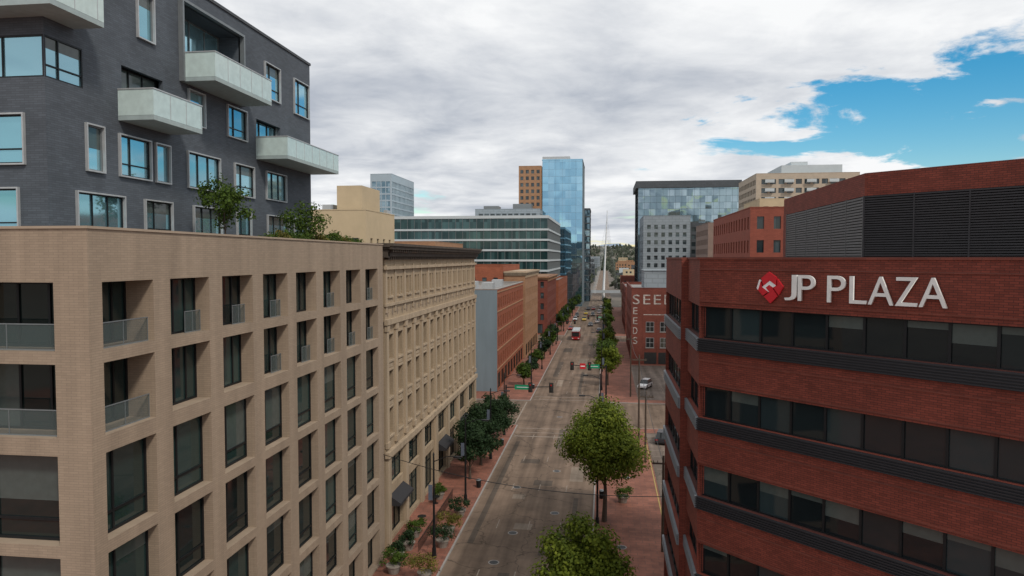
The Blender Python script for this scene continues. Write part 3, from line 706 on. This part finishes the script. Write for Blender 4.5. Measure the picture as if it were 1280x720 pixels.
# ------------------------------------------------------------------ trees
def rv(r): 
    while True:
        v=Vector((r.uniform(-1,1),r.uniform(-1,1),r.uniform(-1,1)))
        if .05<v.length<=1: return v
_tc={}
def treemesh(h,rad,cb,seed,n,leaf,lm,trunk_r,nc=26):
    k=(h,rad,cb,seed,n,leaf,lm.name)
    if k in _tc: return _tc[k]
    r=random.Random(seed); tb=MB(); cz=(h+cb)/2; hz_=(h-cb)/2
    cl=[]
    for i in range(nc):
        d=rv(r).normalized()*(r.random()**.45)
        s=1-.25*max(0,d.z)
        cl.append((Vector((d.x*rad*.80*s,d.y*rad*.80*s,cz+d.z*hz_*.82)),rad*r.uniform(.20,.36)))
    top=Vector((r.uniform(-.2,.2),r.uniform(-.2,.2),cb+hz_*.9))
    mid=Vector((r.uniform(-.12,.12),r.uniform(-.12,.12),cb*.8))
    tb.cyl((0,0,0),mid,trunk_r*1.25,trunk_r*.85,8); tb.cyl(mid,top,trunk_r*.85,trunk_r*.25,7)
    for c,cr in cl[:12]:
        s=mid.lerp(top,r.uniform(.0,.7)); m_=s.lerp(c,.5)+Vector((0,0,-.1*rad))
        tb.cyl(s,m_,trunk_r*.38,trunk_r*.24,5); tb.cyl(m_,c,trunk_r*.24,trunk_r*.08,5)
    cm=MB(); W=sum(cr**2 for _,cr in cl)
    for c,cr in cl:
        for _ in range(int(n*cr*cr/W)):
            d=rv(r).normalized(); pos=c+Vector((d.x,d.y,d.z*.8))*cr*r.uniform(.35,1.3)
            nrm=(d+rv(r)*.9+Vector((0,0,.45))).normalized(); a=nrm.orthogonal().normalized(); a.rotate(Matrix.Rotation(r.uniform(0,6.28),3,nrm)); bb=nrm.cross(a)
            s=leaf*r.uniform(.6,1.3)
            cm.poly((pos-a*s*.5,pos+bb*s*.35,pos+a*s*.5,pos-bb*s*.35))
    _tc[k]=(tb.mesh('trunk',[BARK]),cm.mesh('crown',[lm])); return _tc[k]
def tree(x,y,h,rad,cb,seed,n,leaf,lm,label,group='street trees along the pavements',z=.14,tr=.16,name='street_tree',cat='tree',rot=0,nc=26):
    e=thing(name,label,cat,(x,y,z),group,rot)
    t,c=treemesh(h,rad,cb,seed,n,leaf,lm,tr,nc); part('trunk',t,e); part('crown',c,e); return e
tree(.0,73,12.8,4.9,3.6,1,32000,.28,LEAFG,'broad full yellow green tree on the brick pavement',tr=.22,nc=64)
tree(-1.5,49,9.3,3.5,2.4,2,19000,.25,LEAFG,'round yellow green tree beside the kerb',tr=.18,nc=42)
for i,(x,y,h,r_) in enumerate(((-16.2,85,7.6,3.0),(-15.9,91,8.3,3.3),(-15.8,98,8.2,3.2),(-15.9,105,8.0,3.1))):
    tree(x,y,h,r_,1.5,10+i,7500,.28,LEAFD,'dense dark green street tree by the stone building',rot=i)
for i,(x,y,h,r_) in enumerate(((.6,152,9.0,3.1),(.4,160,9.8,3.5),(.6,176,7.5,2.8),(.6,196,8,2.9),(.6,213,7.5,2.8),(.8,258,7.5,2.6),(.8,272,8,2.6),(.6,290,7.5,2.5),(.8,312,8,2.7),(.8,336,8,2.7),(.8,360,8,2.8))):
    tree(x,y,h,r_,2.0,20+i%3,2800,.42,LEAF if i%3 else LEAFG,'green street tree on the pavement',rot=i*1.3)
for i,(x,y,h,r_) in enumerate(((-16.8,149,5.2,2.2),(-16.2,158,5,1.9),(-16.4,173,5,2),(-16,190,6,2.2),(-16,205,7,2.4),(-15.8,218,7.5,2.6),(-16,262,8,2.6),(-16,280,7.5,2.6),(-16,300,8,2.7),(-15.6,322,8,2.7),(-15.6,345,8,2.8),(-15.5,368,8,2.8),(-15,384,8,2.8))):
    tree(x,y,h,r_,1.6,30+i%3,2400,.42,LEAFD if i%2 else LEAF,'street tree in front of brick shopfronts',rot=i*1.7)
tree(-21.2,38.2,4.8,2.0,1.7,40,2300,.18,LEAF,'small airy tree in the roof terrace planting','terrace plants',z=27,tr=.05,name='terrace_tree')
tree(-21.2,48.3,4.3,1.9,1.0,41,2300,.18,LEAF,'small airy tree in the roof terrace planting','terrace plants',z=27,tr=.05,name='terrace_tree')
for i,(y,h) in enumerate(((42.3,1.5),(43.5,1.9),(45.3,2.0),(46.8,1.7),(49.8,1.9),(51.3,1.8),(52.8,2.1),(54.5,1.8),(56.5,1.9),(58,1.5))):
    tree(-20.7,y,h,.95,.5,50+i%3,800,.16,LEAFY if i%3==1 else LEAF,'low shrub in a terrace planter','terrace plants',z=27,tr=.03,name='terrace_shrub',cat='shrub')
b=MB(); r=random.Random(5)
for i in range(1700):
    y=r.uniform(600,2600); x=r.uniform(-.09,.16)*y
    if -16<x<9 and y<1500: continue
    z=max(0,hz(x,y)) if y>1500 else 0; s=r.uniform(3,6)*(1 if y<1500 else 1.3)
    for k in range(7):
        d=rv(r); pz=Vector((x,y,z+s*.9))+d*s; a=rv(r).normalized(); c_=a.orthogonal().normalized()
        b.poly((pz-a*s*.7,pz+c_*s*.6,pz+a*s*.7,pz-c_*s*.6))
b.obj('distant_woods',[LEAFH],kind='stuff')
# ------------------------------------------------------------------ street furniture
def lamp(x,y,side,h=9.3):
    e=thing('street_lamp','tall dark metal street lamp on the pavement','street lamp',(x,y,.14),'street lamps along the kerb')
    if 'lamp' not in _wc:
        q=MB(); q.cyl((0,0,0),(0,0,.9),.22,.17,10); q.cyl((0,0,.9),(0,0,h),.12,.07,8); q.cyl((0,0,h),(0,0,h+.25),.10,.02,8)
        a=MB(); a.cyl((0,0,h-.6),(1.2,0,h-.1),.05,.04,6); a.cyl((1.2,0,h-.1),(2.0,0,h-.05),.04,.035,6)
        c=MB(); c.box(1.8,-.14,h-.17,2.6,.14,h-.04); c.box(1.95,-.1,h-.2,2.5,.1,h-.171,1)
        bn=MB(); bn.box(-.5,-.015,5.2,-.12,.015,6.6)
        _wc['lamp']=(q.mesh('pole',[DMET]),a.mesh('arm',[DMET]),c.mesh('lamp_head',[DMET,WHITEB]),bn.mesh('banner',[flat('banner_cloth',(.10,.12,.16),.9)]))
    R_=Matrix.Rotation(0 if side>0 else math.pi,4,'Z')
    for nme,me in zip(('pole','arm','lamp_head','banner'),_wc['lamp']): part(nme,me,e,R_)
for y in (62,76.6,94,107,147,172,198,222,262,296,330): lamp(-15.1,y,1)
for y in (71.6,92,108,146,170,194,220,264,300): lamp(-.7,y,-1)
for x,y,h in ((4.7,101,13.5),(5.3,95,9.5),(4.9,140,12),(5.3,66,9)):
    e=thing('utility_pole','plain brown wooden utility pole beside the parking lot','utility pole',(x,y,.14),'utility poles by the parking lot')
    q=MB(); q.cyl((x,y,.14),(x,y,h),.15,.10,8); q.obj('pole',[BARK],e)
    q=MB(); q.box(x-1,y-.06,h-.8,x+1,y+.06,h-.65)
    for t in (-.9,-.5,.5,.9): q.cyl((x+t,y,h-.65),(x+t,y,h-.45),.04,.03,6)
    q.obj('crossarm',[BARK],e)
def wire(p0,p1,sag,lab):
    e=thing('overhead_wire',lab,'wire',p0,'overhead wires'); q=MB(); p0=Vector(p0);p1=Vector(p1); pr=p0
    for k in range(1,17):
        t=k/16; c=p0.lerp(p1,t)-Vector((0,0,4*sag*t*(1-t))); q.cyl(pr,c,.03,.03,4,caps=False); pr=c
    q.obj('wire',[DMET],e)
wire((-19.4,61.0,9.6),(4.6,54,9.2),1.0,'thin black cable strung across the street')
wire((4.7,101,12.8),(4.9,140,11.3),.8,'thin black cable between wooden poles')
wire((5.3,66,8.3),(4.7,101,12.6),.8,'thin black cable between wooden poles')
YEL=flat('signal_body',(.03,.03,.028),.6)
REDL=flat('red_lens',(.45,.02,.015),.3)
def signal(x,y,x1,h,signs,lab):
    e=thing('traffic_signal',lab,'traffic light',(x,y,.14),'traffic signals at the crossing')
    q=MB(); q.cyl((x,y,.14),(x,y,h+.4),.17,.12,8); q.obj('pole',[DMET],e)
    q=MB(); q.cyl((x,y,h),(x1,y,h+.25),.10,.07,6); q.obj('arm',[DMET],e)
    for xx in (x1+(.2 if x1<x else -.2),(x+x1)/2+.2):
        q=MB(); q.box(xx-.19,y-.32,h-.55,xx+.19,y-.1,h+.75)
        q.box(xx-.34,y-.1,h-.7,xx+.34,y-.085,h+.9)
        for j in range(3):
            q.cyl((xx,y-.42,h-.28+j*.4),(xx,y-.321,h-.28+j*.4),.12,.12,10,1 if j==2 else 2)
        q.obj('signal_head',[YEL,REDL,DARKIN],e)
    for sx,w,hh,m in signs:
        q=MB(); q.box(sx-w/2,y-.15,h-hh/2+.1,sx+w/2,y-.12,h+hh/2+.1,0)
        if m is RED: q.box(sx-w/2+.12,y-.16,h-.0,sx+w/2-.12,y-.152,h+.2,1)
        else: q.box(sx-w*.38,y-.16,h+.05,sx+w*.38,y-.152,h+.15,1)
        q.obj('sign_plate',[m,WHITE],e)
signal(-15.6,112.6,-8.2,6.4,((-12.9,2.6,.75,GREEN),),'dark traffic signal mast arm with a green street name plate')
signal(.2,136,-6.4,6.4,((-4.2,1.05,1.05,RED),(-2.2,2.3,.75,GREEN)),'dark traffic signal mast arm with red and green plates')
signal(-15.2,230.5,-9.5,6.4,(),'distant traffic signal over the road')
signal(.2,249,-6,6.4,((-2.2,1.8,.5,GREEN),),'distant traffic signal with a green plate')
PL=mat('planter_concrete',(.25,.22,.19),amt=.15,ns=2)
for i,(x,y,s) in enumerate(((-14.9,64.5,1.3),(-15.0,67.5,1.3),(-17.9,63.5,1.0),(-18.1,66.5,1.0),(-14.9,72.5,1.2),(-18.3,77.5,1.0),(-14.8,57.5,1.4),(-17.8,58.5,1.2),(-18.2,61,1.0),(2.0,79,1.))):
    e=thing('planter','round concrete planter overflowing with greenery on the pavement','planter',(x,y,.14),'planters on the pavement',i)
    if 'pl' not in _wc:
        q=MB(); q.cyl((0,0,0),(0,0,.62),.42,.60,14); q.cyl((0,0,.62),(0,0,.72),.66,.66,14); _wc['pl']=q.mesh('pot',[PL])
    part('pot',_wc['pl'],e); t,c=treemesh(2.0*s,1.15*s,.5,60+i%3,1200,.16,LEAFY if i%5==1 else (LEAF if i%2 else LEAFD),.03,14); part('plant',c,e)
e=thing('patio_fence','low black metal patio fence outside the shopfronts','fence',(-16.8,70,.14))
q=MB()
for k in range(60):
    y=63+k*.25; q.box(-16.82,y,.14,-16.79,y+.02,1.1)
q.box(-16.83,63,1.08,-16.78,78,1.13); q.obj('railing',[DMET],e)
for y in (65,69,75):
    x=-18.3; e=thing('patio_table','small round cafe table outside the stone building','table',(x,y+1,.14),'cafe tables')
    q=MB(); q.cyl((x,y+1,.14),(x,y+1,.86),.05,.05,6); q.cyl((x,y+1,.86),(x,y+1,.9),.45,.45,12); q.cyl((x,y+1,.14),(x,y+1,.17),.3,.3,10); q.obj('table_top',[DMET],e)
for x,y in ((-14.6,82),(-14.6,101),(-.3,80),(-.3,96),(-14.6,146)):
    e=thing('litter_bin','dark cylindrical litter bin by the kerb','litter bin',(x,y,.14),'litter bins')
    q=MB(); q.cyl((x,y,.14),(x,y,1.0),.26,.30,12); q.obj('body',[DMET],e)
    q=MB(); q.cyl((x,y,1.0),(x,y,1.12),.33,.18,12); q.obj('lid',[GMET],e)
# ------------------------------------------------------------------ vehicles
CG=flat('car_glass',(.015,.018,.02),.06,0,.7); HLM=flat('headlight_glass',(.7,.7,.68),.1); TLM=flat('tail_lamp',(.4,.01,.01),.2); HUB=flat('wheel_rim',(.35,.35,.36),.3,.7)
def carmesh(col,suv):
    k=('car',col,suv)
    if k in _wc: return _wc[k]
    pm=flat('car_paint_%d'%len(_wc),col,.25,0,.6)
    rt=1.72 if suv else 1.46; bl=1.02 if suv else .92
    q=MB(); L_=2.3
    prof=[(-L_,.32),(L_,.32),(L_+.03,.62),(L_-.12,.80),(1.15,bl-.02),(-1.9,bl),(-L_+.02,bl-.06),(-L_-.03,.6)]
    Wd=.91
    A=[q.p((x,-Wd,z)) for x,z in prof]; B=[q.p((x,Wd,z)) for x,z in prof]
    n=len(prof)
    for i in range(n): q.f.append([A[i],A[(i+1)%n],B[(i+1)%n],B[i]]); q.m.append(0)
    q.f.append(A[::-1]);q.m.append(0);q.f.append(B);q.m.append(0)
    q.box(-1.75 if suv else -1.2,-.66,rt-.03,.35,.66,rt+.04)
    for sx in (-1,1):
        for x in (-1.42,1.42): q.cyl((x,sx*.905,.36),(x,sx*.925,.36),.41,.41,16,1)
    body=q.mesh('body',[pm,RUB])
    q=MB(); q.frustum((-2.1 if suv else -1.85,-.84,1.15,.84),(-1.8 if suv else -1.25,-.68,.4,.68),bl-.03,rt,0)
    win=q.mesh('window',[CG])
    q=MB(); q.cyl((0,-.11,0),(0,.11,0),.34,.34,16,0); q.cyl((0,-.118,0),(0,.118,0),.2,.2,12,1); wh=q.mesh('wheel',[RUB,HUB])
    q=MB(); q.box(-.05,-.2,-.07,.04,.2,.07); hl=q.mesh('headlight',[HLM])
    q=MB(); q.box(-.04,-.18,-.08,.05,.18,.08); tl=q.mesh('tail_light',[TLM])
    _wc[k]=(body,win,wh,hl,tl); return _wc[k]
def car(x,y,deg,col,suv,label,z=0.01,group='cars on the street'):
    e=thing('car',label,'car',(x,y,z),group,math.radians(deg))
    bo,wi,wh,hl,tl=carmesh(col,suv)
    o=part('body',bo,e); m=o.modifiers.new('b','BEVEL'); m.width=.07; m.segments=2; m.limit_method='ANGLE'
    part('window',wi,e)
    for x_ in (-1.42,1.42):
        for s in (-1,1): part('wheel',wh,e,T(x_,s*.84,.34))
    for s in (-1,1): part('headlight',hl,e,T(2.28,s*.62,.68)); part('tail_light',tl,e,T(-2.3,s*.66,.78))
car(8.2,150,250,(.85,.85,.85),True,'white suv parked in the open lot',.155,'cars parked in the lot')
car(8.4,106,80,(.03,.03,.035),True,'dark suv parked beside the pavement',.155,'cars parked in the lot')
for x,y,c_,s,l in ((-3.2,300,(.6,.6,.6),False,'white car driving along the street'),(-5.8,335,(.03,.03,.03),True,'dark car driving along the street'),(-9.2,345,(.5,.35,.03),False,'yellow car driving along the street'),(-6.2,375,(.5,.05,.04),False,'red car far down the street'),(-12.9,310,(.55,.55,.55),True,'white car parked by the kerb'),(-2.2,262,(.05,.06,.09),False,'dark blue car driving along the street'),
    (-9.0,310,(.5,.35,.03),True,'yellow car driving along the street'),(-3.0,350,(.3,.3,.32),True,'silver car driving along the street'),(-5.8,285,(.04,.04,.05),False,'black car driving along the street'),(-12.9,330,(.05,.05,.05),True,'dark car parked by the kerb'),(-12.9,270,(.3,.03,.03),False,'red car parked by the kerb'),(-2.2,385,(.6,.6,.6),False,'white car driving along the street'),(-8.8,372,(.03,.03,.03),False,'dark car driving along the street')):
    car(x,y,-90 if x<-4 else 90,c_,s,l)
e=thing('bus','mostly red city bus driving down the street','bus',(-9.6,240,.012),None,0)
REDB=flat('bus_red',(.34,.022,.025),.4)
q=MB(); q.box(-1.28,-6,.35,1.28,6,2.9,0); q.box(-1.27,-6,2.901,1.27,6,3.15,1); q.box(-1.1,-5,3.15,1.1,4.5,3.35,1); o=part('body',q.mesh('body',[REDB,LMET]),e); m=o.modifiers.new('b','BEVEL'); m.width=.12; m.segments=2
q=MB(); q.box(-1.15,-6.03,1.3,1.15,-6.005,2.75); part('windscreen',q.mesh('windscreen',[CG]),e)
q=MB()
for s in (-1,1):
    for k in range(7):
        a=-5.4+k*1.55; q.box(s*1.29-.012,a,1.45,s*1.29+.012,a+1.35,2.6)
part('window',q.mesh('window',[CG]),e)
for y_ in (-3.7,3.6):
    for s in (-1,1):
        q=MB(); q.cyl((s*1.1,y_,.48),(s*1.31,y_,.48),.48,.48,16); part('wheel',q.mesh('wheel',[RUB]),e)
for s in (-1,1):
    q=MB(); q.box(s*.95-.2,-6.05,.6,s*.95+.2,-6.005,.85); part('headlight',q.mesh('headlight',[HLM]),e)
# ------------------------------------------------------------------ world
W=D.worlds.new('World'); S.world=W; W.use_nodes=True; nt=W.node_tree; nt.nodes.clear()
out=nn(nt,'ShaderNodeOutputWorld'); sky=nn(nt,'ShaderNodeTexSky'); sky.sky_type='NISHITA'; sky.sun_disc=False
sky.sun_elevation=math.radians(45); sky.sun_rotation=math.radians(140); sky.air_density=1.2; sky.dust_density=.1; sky.ozone_density=4
bg=nn(nt,'ShaderNodeBackground'); bg.inputs[1].default_value=.115
hs=nn(nt,'ShaderNodeHueSaturation'); hs.inputs['Saturation'].default_value=1.5; hs.inputs['Hue'].default_value=.488; nt.links.new(sky.outputs[0],hs.inputs['Color']); nt.links.new(hs.outputs[0],bg.inputs[0])
tc=nn(nt,'ShaderNodeTexCoord'); sp=nn(nt,'ShaderNodeSeparateXYZ'); nt.links.new(tc.outputs['Generated'],sp.inputs[0])
zc=mth(nt,'ADD',mth(nt,'MAXIMUM',sp.outputs[2],0.0),.12)
cb=nn(nt,'ShaderNodeCombineXYZ'); nt.links.new(mth(nt,'DIVIDE',sp.outputs[0],zc),cb.inputs[0]); nt.links.new(mth(nt,'DIVIDE',sp.outputs[1],zc),cb.inputs[1])
def noise(scale,det,rough,dist,off,sc=(1,1,1)):
    mp=nn(nt,'ShaderNodeMapping'); mp.inputs['Location'].default_value=off; mp.inputs['Scale'].default_value=sc; nt.links.new(cb.outputs[0],mp.inputs[0])
    n=nn(nt,'ShaderNodeTexNoise'); n.inputs['Scale'].default_value=scale; n.inputs['Detail'].default_value=det; n.inputs['Roughness'].default_value=rough; n.inputs['Distortion'].default_value=dist
    nt.links.new(mp.outputs[0],n.inputs['Vector']); return n.outputs['Fac']
def mrange(v,a,b_,c,d,sm=True):
    mr=nn(nt,'ShaderNodeMapRange',interpolation_type='SMOOTHSTEP' if sm else 'LINEAR'); nt.links.new(v,mr.inputs[0])
    for i,x in zip((1,2,3,4),(a,b_,c,d)): mr.inputs[i].default_value=x
    return mr.outputs[0]
n1=noise(.95,10,.60,.35,(3.1,1.7,0)); n2=noise(.75,9,.55,.5,(9.3,4.2,2)); n3=noise(2.2,6,.6,.4,(1,8,3))
n4=noise(1.7,10,.62,.5,(5.5,2.1,7))
q_=mth(nt,'DIVIDE',sp.outputs[0],mth(nt,'MAXIMUM',sp.outputs[1],.1))
hw=mrange(q_,.03,.42,.016,.085,False)
dist=mth(nt,'ABSOLUTE',mth(nt,'SUBTRACT',sp.outputs[2],.178))
band=mrange(mth(nt,'SUBTRACT',hw,dist),-.035,.03,0,1)
gate=mrange(q_,.0,.12,0,1)
band=mth(nt,'MULTIPLY',mth(nt,'MULTIPLY',band,gate),mrange(sp.outputs[1],-.15,.2,.15,1))
low=mrange(sp.outputs[2],.12,.03,0,.20)
hib=mrange(sp.outputs[2],.20,.32,0,.18)
bd=mth(nt,'MULTIPLY',band,mth(nt,'ADD',mth(nt,'MULTIPLY',mth(nt,'SUBTRACT',n4,.5),1.3),.34))
val=mth(nt,'SUBTRACT',mth(nt,'SUBTRACT',mth(nt,'ADD',mth(nt,'ADD',mth(nt,'MULTIPLY',mth(nt,'SUBTRACT',n1,.5),1.3),.67),hib),bd),low)
mk=mrange(val,.34,.48,0,1)
cmix=mth(nt,'ADD',mth(nt,'MULTIPLY',n2,.72),mth(nt,'MULTIPLY',n3,.28))
cr=nn(nt,'ShaderNodeValToRGB'); nt.links.new(cmix,cr.inputs[0])
cr.color_ramp.elements[0].position=.37; cr.color_ramp.elements[0].color=(.46,.50,.57,1); cr.color_ramp.elements[1].position=.58; cr.color_ramp.elements[1].color=(.95,.96,.97,1)
bg2=nn(nt,'ShaderNodeBackground'); nt.links.new(cr.outputs[0],bg2.inputs[0]); bg2.inputs[1].default_value=1
ms=nn(nt,'ShaderNodeMixShader'); nt.links.new(mk,ms.inputs[0]); nt.links.new(bg.outputs[0],ms.inputs[1]); nt.links.new(bg2.outputs[0],ms.inputs[2]); nt.links.new(ms.outputs[0],out.inputs[0])
su=D.lights.new('sun','SUN'); su.energy=2.1; su.angle=math.radians(8); su.color=(1,.92,.82); so=D.objects.new('sun',su); C.objects.link(so)
so.rotation_euler=Vector((.45,-.50,.72)).to_track_quat('Z','Y').to_euler(); so.location=(20,-20,80)
cam=D.cameras.new('camera'); cam.lens=900/1280*36; cam.sensor_width=36; cam.clip_end=20000; cam.clip_start=.5
co=D.objects.new('camera',cam); C.objects.link(co); co.location=(0,0,27); co.rotation_euler=(math.radians(90-2.42),0,math.radians(7.41)); S.camera=co
